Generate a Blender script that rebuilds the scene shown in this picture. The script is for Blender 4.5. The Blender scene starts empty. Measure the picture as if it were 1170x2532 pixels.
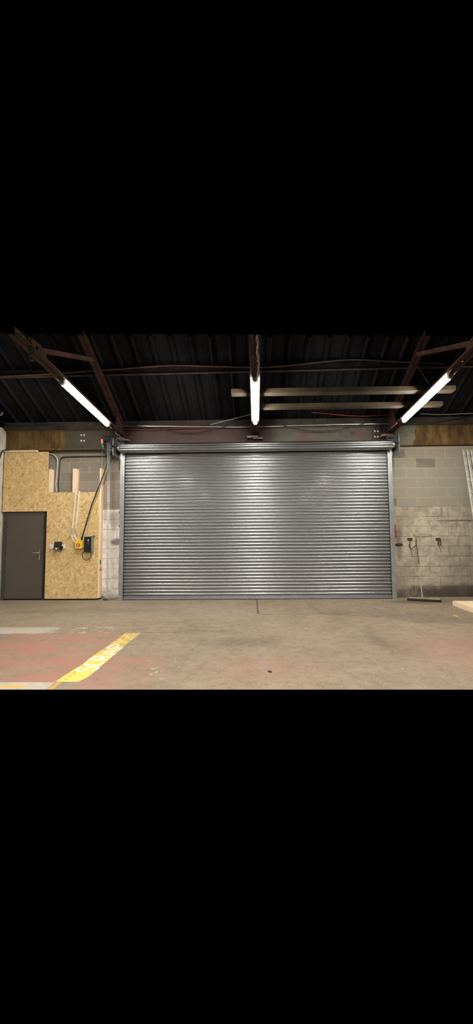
import bpy, bmesh, math, random
from mathutils import Vector, Matrix

random.seed(7)
SC = bpy.context.scene
COL = SC.collection

# ------------------------------------------------------------------ camera
CAM_H, F_PX, PP_X, PP_Y = 1.40, 880.0, 618.0, 1266.0
PITCH, YAW, ROLL = (math.radians(v) for v in (3.9, 0.9, -0.5))
CAM_R = Matrix.Rotation(YAW, 3, 'Z') @ Matrix.Rotation(math.pi / 2 + PITCH, 3, 'X') @ Matrix.Rotation(ROLL, 3, 'Z')
cam_data = bpy.data.cameras.new('camera')
cam_data.sensor_fit = 'HORIZONTAL'
cam_data.sensor_width = 36.0
cam_data.lens = 36.0 * F_PX / 1170.0
cam_data.shift_x = -(PP_X - 585.0) / 1170.0
cam_data.clip_end = 200
cam = bpy.data.objects.new('camera', cam_data)
cam.matrix_world = Matrix.Translation((0, 0, CAM_H)) @ CAM_R.to_4x4()
COL.objects.link(cam)
SC.camera = cam

# ------------------------------------------------------------------ world, exposure, large lights
SC.view_settings.view_transform = 'Standard'
SC.view_settings.look = 'None'
SC.view_settings.gamma = 1.0
SC.view_settings.use_curve_mapping = False
SC.view_settings.exposure = 0.85
w = bpy.data.worlds.new('night')
SC.world = w
w.use_nodes = True
w.node_tree.nodes['Background'].inputs[0].default_value = (0, 0, 0, 1)
w.node_tree.nodes['Background'].inputs[1].default_value = 0.0

LAMP_STRENGTH = 105.0
REAR_POWER = 135.0
# unseen area lights added to brighten the near floor, standing in for further lamp rows
for x, y in [(x, y) for y in (0.3, -5.0) for x in (-3.06, 0.01, 3.07)]:
    ld = bpy.data.lights.new('rear_fill_light', 'AREA')
    ld.shape = 'RECTANGLE'
    ld.size, ld.size_y = 0.07, 1.75
    ld.energy = REAR_POWER
    ld.color = (1.0, 0.945, 0.86)
    lo = bpy.data.objects.new('rear_fill_light', ld)
    lo.location = (x, y, 3.86)
    COL.objects.link(lo)

# ------------------------------------------------------------------ helpers
def ray(px, py):
    d = CAM_R @ Vector(((px - PP_X) / F_PX, -(py - PP_Y) / F_PX, -1.0))
    return d / d.y
ORG = Vector((0, 0, CAM_H))
def at(px, py, Y): return ORG + ray(px, py) * Y                 # point at depth Y
def at_x(px, py, X): d = ray(px, py); return ORG + d * (X / d.x)    # point in the vertical plane x = X
def at_z(px, py, Z): d = ray(px, py); return ORG + d * ((Z - CAM_H) / d.z)   # point on a level plane

WP = {}
def empty(name, loc, label=None, cat=None, group=None, kind=None):
    o = bpy.data.objects.new(name, None)
    o.empty_display_size = 0.1
    o.location = loc
    COL.objects.link(o)
    WP[o.name] = Vector(loc)
    tag(o, label, cat, group, kind)
    return o
def tag(o, label=None, cat=None, group=None, kind=None):
    if label: o['label'] = label
    if cat: o['category'] = cat
    if group: o['group'] = group
    if kind: o['kind'] = kind
    return o

def smooth_path(pts, sub=6):
    pts = [Vector(p) for p in pts]
    if len(pts) < 3: return pts
    out = []
    P = [2 * pts[0] - pts[1]] + pts + [2 * pts[-1] - pts[-2]]
    for i in range(1, len(P) - 2):
        p0, p1, p2, p3 = P[i - 1:i + 3]
        for k in range(sub):
            t = k / sub
            out.append(0.5 * ((2 * p1) + (p2 - p0) * t + (2 * p0 - 5 * p1 + 4 * p2 - p3) * t * t + (3 * p1 - p0 - 3 * p2 + p3) * t ** 3))
    out.append(pts[-1])
    return out

class MB:
    def __init__(s): s.v = []; s.f = []
    def add(s, vs, fs):
        b = len(s.v)
        s.v += [Vector(v) for v in vs]
        s.f += [tuple(b + i for i in f) for f in fs]
        return s
    def box(s, x0, x1, y0, y1, z0, z1):
        vs = [(x, y, z) for x in (x0, x1) for y in (y0, y1) for z in (z0, z1)]
        return s.add(vs, [(0, 1, 3, 2), (4, 6, 7, 5), (0, 4, 5, 1), (2, 3, 7, 6), (0, 2, 6, 4), (1, 5, 7, 3)])
    def hexa(s, q0, q1):                 # two matching quads
        vs = list(q0) + list(q1)
        return s.add(vs, [(0, 1, 2, 3), (7, 6, 5, 4), (0, 4, 5, 1), (1, 5, 6, 2), (2, 6, 7, 3), (3, 7, 4, 0)])
    def bar(s, a, b, wd, ht, up=(0, 0, 1)):
        a, b = Vector(a), Vector(b)
        t = (b - a).normalized(); u = Vector(up)
        sd = t.cross(u).normalized(); u = sd.cross(t)
        q = lambda p: [p + sd * wd / 2 * i + u * ht / 2 * j for i, j in ((-1, -1), (1, -1), (1, 1), (-1, 1))]
        return s.hexa(q(a), q(b))
    def tube(s, pts, r, n=8, caps=True):
        pts = [Vector(p) for p in pts]
        nrm = None; rings = []
        for i, p in enumerate(pts):
            t = (pts[min(i + 1, len(pts) - 1)] - pts[max(i - 1, 0)])
            t = t.normalized() if t.length > 1e-9 else Vector((0, 0, 1))
            if nrm is None:
                nrm = t.orthogonal().normalized()
            else:
                nrm = nrm - t * nrm.dot(t)
                nrm = nrm.normalized() if nrm.length > 1e-6 else t.orthogonal().normalized()
            bn = t.cross(nrm)
            rr = r[i] if isinstance(r, (list, tuple)) else r
            rings.append([p + nrm * rr * math.cos(2 * math.pi * k / n) + bn * rr * math.sin(2 * math.pi * k / n) for k in range(n)])
        vs = [v for rg in rings for v in rg]
        fs = [(i * n + k, i * n + (k + 1) % n, (i + 1) * n + (k + 1) % n, (i + 1) * n + k) for i in range(len(rings) - 1) for k in range(n)]
        if caps:
            fs.append(tuple(range(n))[::-1]); fs.append(tuple((len(rings) - 1) * n + k for k in range(n)))
        return s.add(vs, fs)
    def cyl(s, a, b, r, n=16): return s.tube([a, b], r, n)
    def prism(s, prof, ax0, ax1, axis='X'):       # profile of (a, b) pairs swept along an axis
        n = len(prof)
        def P(u, a, b): return {'X': (u, a, b), 'Y': (a, u, b), 'Z': (a, b, u)}[axis]
        vs = [P(ax0, a, b) for a, b in prof] + [P(ax1, a, b) for a, b in prof]
        fs = [(i, (i + 1) % n, n + (i + 1) % n, n + i) for i in range(n)]
        fs += [tuple(range(n))[::-1], tuple(range(n, 2 * n))]
        return s.add(vs, fs)
    def sheet(s, rows):                            # grid of points
        n = len(rows[0])
        vs = [v for r in rows for v in r]
        fs = [(i * n + k, i * n + k + 1, (i + 1) * n + k + 1, (i + 1) * n + k) for i in range(len(rows) - 1) for k in range(n - 1)]
        return s.add(vs, fs)
    def ribbon(s, pts, wd, z0, z1):                # flat painted stroke
        pts = [Vector((p[0], p[1], 0)) for p in pts]
        L, R = [], []
        for i, p in enumerate(pts):
            t = (pts[min(i + 1, len(pts) - 1)] - pts[max(i - 1, 0)]).normalized()
            n = Vector((-t.y, t.x, 0)) * wd / 2
            L.append(p + n); R.append(p - n)
        for i in range(len(pts) - 1):
            q = [L[i], R[i], R[i + 1], L[i + 1]]
            s.hexa([Vector((a.x, a.y, z0)) for a in q], [Vector((a.x, a.y, z1)) for a in q])
        return s
    def mesh(s, name, c, bevel=0.0, smooth=False, seg=1):
        me = bpy.data.meshes.new(name)
        me.from_pydata([v - c for v in s.v], [], s.f)
        bm = bmesh.new(); bm.from_mesh(me)
        bmesh.ops.recalc_face_normals(bm, faces=bm.faces)
        if bevel > 0:
            es = [e for e in bm.edges if len(e.link_faces) == 2 and e.calc_face_angle(0) > 0.5]
            bmesh.ops.bevel(bm, geom=es, offset=bevel, segments=seg, affect='EDGES', clamp_overlap=True)
        if smooth:
            for f in bm.faces: f.smooth = True
            for e in bm.edges:
                if len(e.link_faces) == 2 and e.calc_face_angle(0) > 0.7: e.smooth = False
        bm.to_mesh(me); bm.free()
        return me
    def build(s, name, mat, parent=None, bevel=0.0, smooth=False, seg=1, label=None, cat=None, group=None, kind=None):
        lo = [min(v[i] for v in s.v) for i in range(3)]; hi = [max(v[i] for v in s.v) for i in range(3)]
        c = Vector([(a + b) / 2 for a, b in zip(lo, hi)])
        me = s.mesh(name, c, bevel, smooth, seg)
        if mat: me.materials.append(mat)
        return link(name, me, c, parent, label, cat, group, kind)

def link(name, me, c, parent=None, label=None, cat=None, group=None, kind=None):
    o = bpy.data.objects.new(name, me)
    COL.objects.link(o)
    c = Vector(c)
    WP[o.name] = c
    if parent:
        o.parent = parent
        o.location = c - WP[parent.name]
    else:
        o.location = c
    return tag(o, label, cat, group, kind)

# ------------------------------------------------------------------ materials
class NT:
    def __init__(s, name):
        s.m = bpy.data.materials.new(name); s.m.use_nodes = True
        s.t = s.m.node_tree; s.b = s.t.nodes['Principled BSDF']; s._p = s._o = None
    def n(s, typ, **kw):
        nd = s.t.nodes.new(typ)
        for k, v in kw.items(): setattr(nd, k, v)
        return nd
    def put(s, sock, v):
        if isinstance(v, bpy.types.NodeSocket): s.t.links.new(v, sock)
        elif isinstance(v, (tuple, list)) and len(v) == 3 and sock.type == 'RGBA': sock.default_value = (*v, 1)
        else: sock.default_value = v
    def pos(s):
        if not s._p: s._p = s.n('ShaderNodeNewGeometry').outputs['Position']
        return s._p
    def obj(s):
        if not s._o: s._o = s.n('ShaderNodeTexCoord').outputs['Object']
        return s._o
    def xyz(s, v=None):
        nd = s.n('ShaderNodeSeparateXYZ'); s.put(nd.inputs[0], v or s.pos()); return nd.outputs
    def mapv(s, v, scale=(1, 1, 1), rot=(0, 0, 0), loc=(0, 0, 0)):
        nd = s.n('ShaderNodeMapping'); s.put(nd.inputs['Vector'], v)
        nd.inputs['Scale'].default_value = scale; nd.inputs['Rotation'].default_value = rot; nd.inputs['Location'].default_value = loc
        return nd.outputs[0]
    def noise(s, scale, detail=4, rough=0.55, v=None, dist=0.0):
        nd = s.n('ShaderNodeTexNoise'); s.put(nd.inputs['Vector'], v or s.pos())
        nd.inputs['Scale'].default_value = scale; nd.inputs['Detail'].default_value = detail
        nd.inputs['Roughness'].default_value = rough; nd.inputs['Distortion'].default_value = dist
        return nd.outputs['Fac']
    def math(s, op, a, b=0.0, clamp=False):
        nd = s.n('ShaderNodeMath', operation=op, use_clamp=clamp); s.put(nd.inputs[0], a); s.put(nd.inputs[1], b); return nd.outputs[0]
    def ss(s, v, a, b, lo=0.0, hi=1.0):            # smoothstep a->b maps lo->hi
        nd = s.n('ShaderNodeMapRange', interpolation_type='SMOOTHSTEP'); s.put(nd.inputs['Value'], v)
        nd.inputs['From Min'].default_value = a; nd.inputs['From Max'].default_value = b
        nd.inputs['To Min'].default_value = lo; nd.inputs['To Max'].default_value = hi
        return nd.outputs[0]
    def mix(s, fac, a, b):
        nd = s.n('ShaderNodeMix', data_type='RGBA'); s.put(nd.inputs[0], fac); s.put(nd.inputs[6], a); s.put(nd.inputs[7], b); return nd.outputs[2]
    def mul(s, *vs):
        r = vs[0]
        for v in vs[1:]: r = s.math('MULTIPLY', r, v)
        return r
    def mx(s, *vs):
        r = vs[0]
        for v in vs[1:]: r = s.math('MAXIMUM', r, v)
        return r
    def blob(s, a, b, ca, cb, ra, rb, nz, amp=0.5, e0=0.7, e1=1.1):   # ragged elliptic patch in two coordinates
        u = s.math('DIVIDE', s.math('SUBTRACT', a, ca), ra); v = s.math('DIVIDE', s.math('SUBTRACT', b, cb), rb)
        d = s.math('SQRT', s.math('ADD', s.math('MULTIPLY', u, u), s.math('MULTIPLY', v, v)))
        d = s.math('ADD', d, s.math('MULTIPLY', s.math('SUBTRACT', nz, 0.5), amp))
        return s.ss(d, e0, e1, 1.0, 0.0)
    def rand(s): return s.n('ShaderNodeObjectInfo').outputs['Random']
    def out(s, col, rough=0.6, metal=0.0, bump=None, strength=0.3, dist=0.01, spec=0.5):
        s.put(s.b.inputs['Base Color'], col); s.put(s.b.inputs['Roughness'], rough); s.put(s.b.inputs['Metallic'], metal)
        s.put(s.b.inputs['Specular IOR Level'], spec)
        if bump is not None:
            nd = s.n('ShaderNodeBump'); nd.inputs['Strength'].default_value = strength; nd.inputs['Distance'].default_value = dist
            s.put(nd.inputs['Height'], bump); s.t.links.new(nd.outputs[0], s.b.inputs['Normal'])
        return s.m

def plain(name, col, rough=0.5, metal=0.0, var=0.15, scale=12.0, bump=0.0, spec=0.5):
    t = NT(name)
    nz = t.noise(scale, 4, v=t.obj())
    c = t.mix(t.ss(nz, 0.3, 0.7), tuple(x * (1 - var) for x in col), tuple(min(1, x * (1 + var)) for x in col))
    return t.out(c, rough, metal, nz if bump else None, bump, 0.005, spec)

def make_materials():
    M = {}
    t = NT('galvanised_lath')
    M['galv'] = t.out(t.mix(t.noise(1.2, 3, v=t.pos()), (.29, .304, .314), (.325, .34, .348)), .36, 1.0)
    t.b.inputs['Coat Weight'].default_value = 1.0; t.b.inputs['Coat Roughness'].default_value = .14; t.b.inputs['Coat IOR'].default_value = 1.5
    M['galv_dull'] = plain('galvanised_dull', (.42, .43, .43), .5, .9, .12, 7)
    M['galv_plate'] = plain('galvanised_plate', (.27, .28, .30), .45, .9, .1, 10)
    M['bright_steel'] = plain('bright_steel', (.7, .72, .74), .3, 1.0, .1, 30)
    M['black_plastic'] = plain('black_plastic', (.008, .008, .009), .45, 0, .2)
    M['black_rubber'] = plain('black_rubber', (.010, .010, .011), .6, 0, .2)
    M['dark_metal'] = plain('dark_metal', (.018, .018, .02), .5, .3, .3)
    M['white_plastic'] = plain('white_plastic', (.75, .73, .70), .4, 0, .04)
    M['grey_plastic'] = plain('grey_plastic', (.34, .34, .33), .5, 0, .08)
    M['cable_white'] = plain('cable_white', (.62, .60, .55), .5, 0, .1)
    M['cable_tan'] = plain('cable_tan', (.36, .30, .22), .55, 0, .1)
    M['cable_grey'] = plain('cable_grey', (.26, .24, .21), .55, 0, .1)
    M['cable_red'] = plain('cable_red', (.25, .03, .02), .55, 0, .2)
    M['yellow_plastic'] = plain('yellow_plastic', (.80, .56, .02), .4, 0, .04)
    M['red_plastic'] = plain('red_plastic', (.45, .02, .01), .4, 0, .06)
    M['orange_plastic'] = plain('orange_plastic', (.80, .09, .03), .45, 0, .05)
    M['green_plastic'] = plain('green_plastic', (.01, .16, .06), .45, 0, .05)
    M['screen'] = plain('pale_display', (.55, .62, .68), .3, 0, .02)
    M['alu'] = plain('aluminium', (.50, .48, .43), .5, .35, .2, 14)
    M['door'] = plain('door_paint', (.078, .065, .055), .5, 0, .06, 3, .05)
    M['door_frame'] = plain('door_frame_paint', (.050, .045, .040), .5, 0, .1, 3)
    M['gap_dark'] = plain('gap_shade', (.02, .017, .014), .9, 0, .2)  # near-black tone put in for the shade inside gaps

    def timber(name, a, b, wear=0.0, wearcol=(.1, .09, .07), axis_scale=(1, 1, 12)):
        t = NT(name)
        g = t.noise(6, 5, .6, t.mapv(t.obj(), axis_scale), 0.6)
        fine = t.noise(60, 3, .6, t.mapv(t.obj(), tuple(v * .6 for v in axis_scale)))
        c = t.mix(t.ss(g, .3, .7), a, b)
        c = t.mix(t.mul(t.ss(fine, .5, .8), .35), c, tuple(v * .6 for v in a))
        if wear: c = t.mix(t.mul(t.ss(t.noise(2.2, 5), .4, .65), wear), c, wearcol)
        return t.out(c, .8, 0, fine, .15, .003, .12)
    M['pine_v'] = timber('pine_upright', (.76, .58, .37), (.84, .68, .47), axis_scale=(14, 14, 1))
    M['pine_y'] = timber('pine_lying', (.74, .57, .37), (.84, .68, .47), axis_scale=(14, 1, 14))
    M['old_plank'] = timber('weathered_plank', (.038, .029, .017), (.068, .053, .033), .6, (.020, .016, .012), (1, 14, 14))
    M['wall_plate'] = timber('dirty_timber', (.030, .024, .019), (.070, .057, .043), .6, (.014, .011, .010), (1, 14, 14))
    M['broom_wood'] = timber('broom_wood', (.26, .205, .135), (.36, .29, .20), .5, (.2, .165, .12), (1, 14, 14))
    M['handle_pale'] = timber('broom_handle_wood', (.34, .26, .16), (.44, .35, .22), .4, (.25, .21, .155), (14, 14, 1))
    M['handle_dark'] = timber('broom_handle_worn', (.09, .074, .058), (.15, .125, .10), .4, (.075, .063, .052), (14, 14, 1))
    M['bristle'] = plain('broom_bristle', (.030, .024, .018), .9, 0, .5, 120, .4)

    # oriented strand board: overlapping flakes lying in several directions
    t = NT('strand_board')
    o = t.obj(); sx = t.xyz(o)
    cmb = t.n('ShaderNodeCombineXYZ'); t.put(cmb.inputs[0], sx['X']); t.put(cmb.inputs[1], sx['Z'])
    flat = cmb.outputs[0]
    wob = t.n('ShaderNodeTexNoise'); t.put(wob.inputs['Vector'], flat); wob.inputs['Scale'].default_value = 7; wob.inputs['Detail'].default_value = 2
    vadd = t.n('ShaderNodeVectorMath', operation='MULTIPLY_ADD'); t.put(vadd.inputs[0], wob.outputs['Color']); vadd.inputs[1].default_value = (.05, .05, 0); t.put(vadd.inputs[2], flat)
    def flakes(rot, sx_, sy_, loc):
        v = t.n('ShaderNodeTexVoronoi', voronoi_dimensions='2D', feature='F1')
        rotm = t.mapv(t.mapv(vadd.outputs[0], (1, 1, 1), (0, 0, rot), loc), (sx_, sy_, 1))
        t.put(v.inputs['Vector'], rotm); v.inputs['Scale'].default_value = 1.0
        s_ = t.n('ShaderNodeSeparateColor'); t.put(s_.inputs[0], v.outputs['Color']); return s_.outputs
    a, b, c_, d = flakes(.15, 13, 36, (0, 0, 0)), flakes(1.85, 14, 34, (3, 1, 0)), flakes(2.5, 12, 40, (7, 5, 0)), flakes(.95, 15, 30, (2, 8, 0))
    def tone(r):
        nd = t.n('ShaderNodeValToRGB'); cr = nd.color_ramp
        cr.elements[0].position = 0.0; cr.elements[0].color = (.47, .30, .12, 1)
        cr.elements[1].position = 1.0; cr.elements[1].color = (.76, .58, .31, 1)
        for p_, k in ((.12, (.55, .37, .155, 1)), (.40, (.61, .43, .19, 1)), (.75, (.66, .475, .22, 1))):
            e = cr.elements.new(p_); e.color = k
        t.put(nd.inputs[0], r); return nd.outputs[0]
    col = t.mix(t.math('GREATER_THAN', b[1], .5), tone(a[0]), tone(b[0]))
    col = t.mix(t.math('GREATER_THAN', c_[1], .62), col, tone(c_[0]))
    col = t.mix(t.math('GREATER_THAN', d[1], .72), col, tone(d[0]))
    col = t.mix(t.mul(t.math('GREATER_THAN', c_[2], .97), .6), col, (.30, .15, .05))
    col = t.mix(t.mul(t.ss(t.noise(1.6, 4), .42, .7), .2), col, (.48, .32, .13))
    M['osb'] = t.out(col, .62, 0, a[2], .12, .002)

    # concrete blocks: bare above, old whitewash and damp below
    def block(name, mortar=False):
        t = NT(name)
        x, y, z = (t.xyz()[k] for k in 'XYZ')
        big, mid, fine = t.noise(1.3, 4), t.noise(5, 6, .6), t.noise(45, 4, .6)
        left = t.math('LESS_THAN', x, 0.0)
        if mortar:
            bare = t.mix(left, (.46, .385, .285), (.40, .32, .235))
        else:
            r = t.rand()
            lo = t.mix(r, (.215, .19, .155), (.275, .245, .20))
            ro = t.mix(t.ss(r, .0, 1.0), (.335, .30, .23), (.315, .305, .245))
            ro = t.mix(t.math('LESS_THAN', r, .07), ro, (.21, .195, .155))
            bare = t.mix(left, ro, lo)
        bare = t.mix(t.mul(t.ss(mid, .45, .75), .45), bare, (.36, .30, .225))
        if not mortar:
            ob = t.xyz(t.obj()); ez = t.ss(t.math('ABSOLUTE', ob['Z']), .045, .108); ex = t.ss(t.math('ABSOLUTE', ob['X']), .15, .222)
            bare = t.mix(t.mul(t.math('MAXIMUM', ez, ex), t.ss(t.noise(8, 6, .7), .46, .62), .6), bare, t.mix(left, (.40, .335, .25), (.32, .26, .195)))
        bare = t.mix(t.mul(t.ss(fine, .5, .8), .25), bare, (.12, .10, .08))
        white = t.mix(left, t.mix(t.ss(t.noise(7, 8, .72), .36, .64), (.38, .33, .25), (.58, .52, .41)), t.mix(t.ss(mid, .25, .6), (.55, .50, .43), (.84, .80, .73)))
        white = t.mix(t.mul(t.ss(big, .42, .66), t.math('SUBTRACT', .5, t.mul(left, .35))), white, (.27, .23, .17))
        white = t.mix(t.mul(t.ss(t.noise(11, 6, .7), .56, .72), t.math('SUBTRACT', .65, t.mul(left, .25))), white, (.20, .165, .12))
        if mortar: white = t.mix(t.ss(t.noise(3, 5, .65), .40, .64, .0, .75), white, (.17, .14, .10))
        edge = t.math('ADD', z, t.mul(t.math('SUBTRACT', mid, .5), .10))
        col = t.mix(t.ss(edge, 2.03, 2.07), white, bare)
        # grime above the floor, streaks, paint splashes
        dz = t.math('ADD', z, t.mul(t.math('SUBTRACT', t.noise(2.6, 6, .65), .5), .75))
        col = t.mix(t.mul(t.ss(dz, .0, .26, 1, 0), t.ss(t.noise(6, 7, .7), .25, .6, .55, 1.0), .85), col, (.065, .054, .041))
        st = t.noise(1.0, 4, .6, t.mapv(t.pos(), (9, 9, .7)))
        col = t.mix(t.mul(t.ss(st, .58, .70), t.ss(z, 1.4, 1.75), t.ss(z, 1.98, 2.1, 1, 0), .6), col, (.14, .115, .085))
        col = t.mix(t.mul(t.blob(x, z, 4.45, .12, 1.0, .20, t.noise(3, 7, .65), 1.4, .4, 1.2), .85), col, (.05, .042, .033))
        col = t.mix(t.mul(t.blob(x, z, 4.6, 1.715, .6, .02, t.noise(13, 7, .75), 3.2, .3, 1.3), .7), col, (.06, .05, .04))
        col = t.mix(t.mul(t.blob(x, z, 3.165, 1.45, .085, .25, t.noise(7, 6, .7), 1.5, .5, 1.1), .85), col, (.36, .05, .04))
        col = t.mix(t.mul(t.blob(x, z, 3.27, 1.32, .12, .28, mid, 1.0, .3, 1.1), .6), col, (.10, .085, .075))
        col = t.mix(t.mul(t.blob(x, z, 3.25, 1.175, .115, .035, mid, .5, .7, 1.1), .95), col, (.012, .011, .011))
        col = t.mix(t.mul(t.blob(x, z, 3.27, .98, .10, .22, mid, 1.3, .3, 1.2), .5), col, (.13, .10, .065))
        col = t.mix(t.mul(t.blob(x, z, 4.6, .75, .55, .75, big, 1.0, .2, 1.2), .42), col, (.16, .135, .10))
        col = t.mix(t.mul(t.blob(x, z, -3.22, 1.29, .16, .09, mid, .7, .5, 1.15), .8), col, (.10, .09, .08))
        for bx, bz in ((-3.15, 1.98), (-3.15, 1.66), (-3.13, 1.84)):
            col = t.mix(t.mul(t.blob(x, z, bx, bz, .03, .035, mid, .6), .95), col, (.015, .012, .01))
        col = t.mix(t.mul(t.blob(x, z, -3.25, 1.85, .28, .2, mid, 1.0, .4, 1.2), .5), col, (.24, .20, .15))
        return t.out(col, .9, 0, fine, .5, .006, .2)
    M['block'] = block('concrete_block'); M['mortar'] = block('mortar_bed', True)

    t = NT('whitewashed_brick')
    c = t.mix(t.ss(t.noise(6, 5), .3, .7), (.42, .38, .32), (.62, .58, .52))
    c = t.mix(t.mul(t.ss(t.noise(14, 5, .7), .6, .72), .7), c, (.22, .08, .05))
    M['side_wall'] = t.out(c, .9, 0, t.noise(30, 4), .5, .006, .2)

    # long steel lintel beam: patches of rust, grey and oxide paint
    t = NT('lintel_paint')
    x, y, z = (t.xyz()[k] for k in 'XYZ')
    mid, fine, big = t.noise(4, 6, .65), t.noise(30, 4), t.noise(1.4, 4)
    xn = t.math('ADD', x, t.mul(t.math('SUBTRACT', mid, .5), .25))
    rust = t.mix(t.ss(t.noise(3, 5, .6, t.mapv(t.pos(), (2.2, 1, .7))), .3, .7), (.070, .036, .011), (.185, .115, .042))
    rust = t.mix(t.mul(t.ss(fine, .58, .72), .5), rust, (.32, .25, .14))
    olive = t.mix(mid, (.060, .050, .034), (.095, .082, .058))
    oxide = t.mix(mid, (.052, .029, .028), (.092, .055, .050))
    grey = t.mix(mid, (.062, .055, .043), (.115, .103, .082))
    red = t.mix(fine, (.085, .045, .037), (.125, .068, .055))
    col = t.mix(t.ss(xn, -4.50, -4.42), rust, olive)
    col = t.mix(t.ss(xn, -3.2, -3.1), col, oxide)
    col = t.mix(t.mul(t.ss(xn, .3, .6), t.ss(big, .36, .44)), col, grey)
    col = t.mix(t.mul(t.ss(xn, .4, .6), t.ss(t.noise(3.0, 9, .68), .53, .56), .85), col, red)
    col = t.mix(t.ss(xn, 2.65, 2.75), col, (.06, .036, .032))
    col = t.mix(t.ss(xn, 3.15, 3.2), col, (.20, .178, .14))
    spots = t.math('GREATER_THAN', t.noise(16, 2), .70)
    col = t.mix(t.mul(spots, t.ss(x, 3.2, 3.25)), col, (.05, .035, .025))
    col = t.mix(t.ss(t.math('ADD', x, t.mul(t.math('SUBTRACT', t.noise(3, 5), .5), .3)), 3.66, 3.68), col, rust)
    M['beam'] = t.out(col, .7, 0, mid, .3, .006, .3)

    t = NT('oxide_steel')
    c = t.mix(t.ss(t.noise(7, 5), .35, .7), (.040, .019, .016), (.080, .038, .030))
    c = t.mix(t.mul(t.ss(t.noise(25, 4), .6, .7), .5), c, (.045, .03, .025))
    M['truss'] = t.out(c, .7, 0, t.noise(40, 3), .2, .003, .15)
    M['pink_steel'] = plain('pinkish_primer', (.27, .20, .19), .6, 0, .2, 20)
    M['purlin'] = plain('purlin_steel', (.040, .030, .026), .8, 0, .3, 5, .1, .1)
    M['rust_pipe'] = plain('rusty_pipe', (.060, .036, .028), .7, 0, .3, 9, .1)
    M['rust_iron'] = plain('rusty_iron', (.075, .047, .022), .8, .2, .35, 30, .2)
    M['wall_paint_bar'] = plain('painted_bar', (.38, .33, .25), .8, 0, .2, 20, .2)

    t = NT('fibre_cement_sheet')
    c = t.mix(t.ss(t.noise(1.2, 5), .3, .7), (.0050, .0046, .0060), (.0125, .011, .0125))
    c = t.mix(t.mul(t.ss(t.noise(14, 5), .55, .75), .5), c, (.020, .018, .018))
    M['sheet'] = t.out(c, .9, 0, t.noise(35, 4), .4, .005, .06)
    M['sheet_rim'] = plain('sheet_edge', (.22, .205, .19), .8, 0, .3, 20)

    # floor: worn concrete with red and grey paint, cracks and joints
    t = NT('worn_concrete_floor')
    x, y, z = (t.xyz()[k] for k in 'XYZ')
    big, mid, sm, fine = t.noise(.55, 5, .6), t.noise(2.4, 6, .65), t.noise(9, 6, .65), t.noise(55, 4, .6)
    col = t.mix(t.ss(big, .3, .7), (.188, .144, .097), (.250, .196, .139))
    col = t.mix(t.mul(t.ss(mid, .35, .7), .6), col, (.310, .240, .170))
    col = t.mix(t.mul(t.ss(sm, .48, .68), .6), col, (.165, .125, .080))
    col = t.mix(t.mul(t.ss(fine, .52, .68), .5), col, (.42, .335, .24))
    # paler cement along the shutter, to the left
    col = t.mix(t.mul(t.ss(y, 5.6, 6.3), t.ss(x, .2, -.5), t.ss(mid, .2, .6), .5), col, (.27, .232, .172))
    wob = t.mul(t.math('SUBTRACT', mid, .5), .14); wob2 = t.mul(t.math('SUBTRACT', sm, .5), .10)
    xn = t.math('ADD', t.math('ADD', x, wob), wob2); yn = t.math('ADD', t.math('ADD', y, wob2), t.mul(wob, .25))
    redc = t.mix(t.ss(sm, .3, .75), (.345, .145, .112), (.375, .195, .150))
    worn = t.ss(t.noise(1.6, 6, .62, t.mapv(t.pos(), (.8, 2.2, 1))), .38, .60, 1.0, .18)
    red_l = t.mul(t.ss(yn, 5.26, 5.29, 1, 0), t.ss(xn, -1.92, -1.88, 1, 0), worn, .88)
    red_r = t.mul(t.ss(t.math('ADD', yn, t.mul(wob, 2.0)), 4.1, 4.45, 1, 0), t.ss(t.math('ADD', xn, t.mul(wob, 3.0)), -1.35, -.8, 1, 0), t.ss(x, -1.75, -1.7), worn, .72)
    red_f = t.mul(t.blob(x, y, 2.9, 4.4, 1.6, .9, mid, 1.2, .2, 1.2), .34)
    red_c = t.mul(t.blob(x, y, .1, 3.9, .8, .45, mid, 1.2, .2, 1.2), .22)
    col = t.mix(t.mx(red_l, red_r, red_f, red_c), col, redc)
    # pale flecks at the red's ragged border
    fl = t.mul(t.blob(x, y, -1.0, 4.0, .35, .75, mid, 1.0, .4, 1.1), t.ss(t.noise(7, 6, .75), .57, .66))
    col = t.mix(t.mul(fl, .7), col, (.50, .42, .30))
    greyc = t.mix(t.ss(sm, .3, .7), (.36, .335, .285), (.47, .445, .39))
    greyc = t.mix(t.mul(t.ss(t.noise(3.5, 4), .52, .62), .6), greyc, (.44, .34, .15))
    band1 = t.mul(t.ss(yn, 5.27, 5.31), t.ss(yn, 5.62, 5.70, 1, 0), t.mx(t.ss(xn, -3.25, -2.95, 1, 0), t.mul(t.ss(xn, -2.1, -2.3), t.ss(t.noise(4, 5, .7), .52, .6))), t.ss(mid, .22, .34), .85)
    band2 = t.mul(t.ss(y, 3.53, 3.545, 1, 0), t.ss(xn, -1.97, -1.95, 1, 0), .9)
    col = t.mix(t.mx(band1, band2), col, greyc)
    yel = t.mul(t.blob(x, y, -2.32, 3.44, .17, .045, sm, .9, .6, 1.1), .85)
    yel2 = t.mul(t.ss(x, -1.955, -1.945), t.ss(x, -1.90, -1.89, 1, 0), t.ss(y, 3.53, 3.54, 1, 0), .6)
    col = t.mix(t.mx(yel, yel2), col, (.55, .36, .08))
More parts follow.
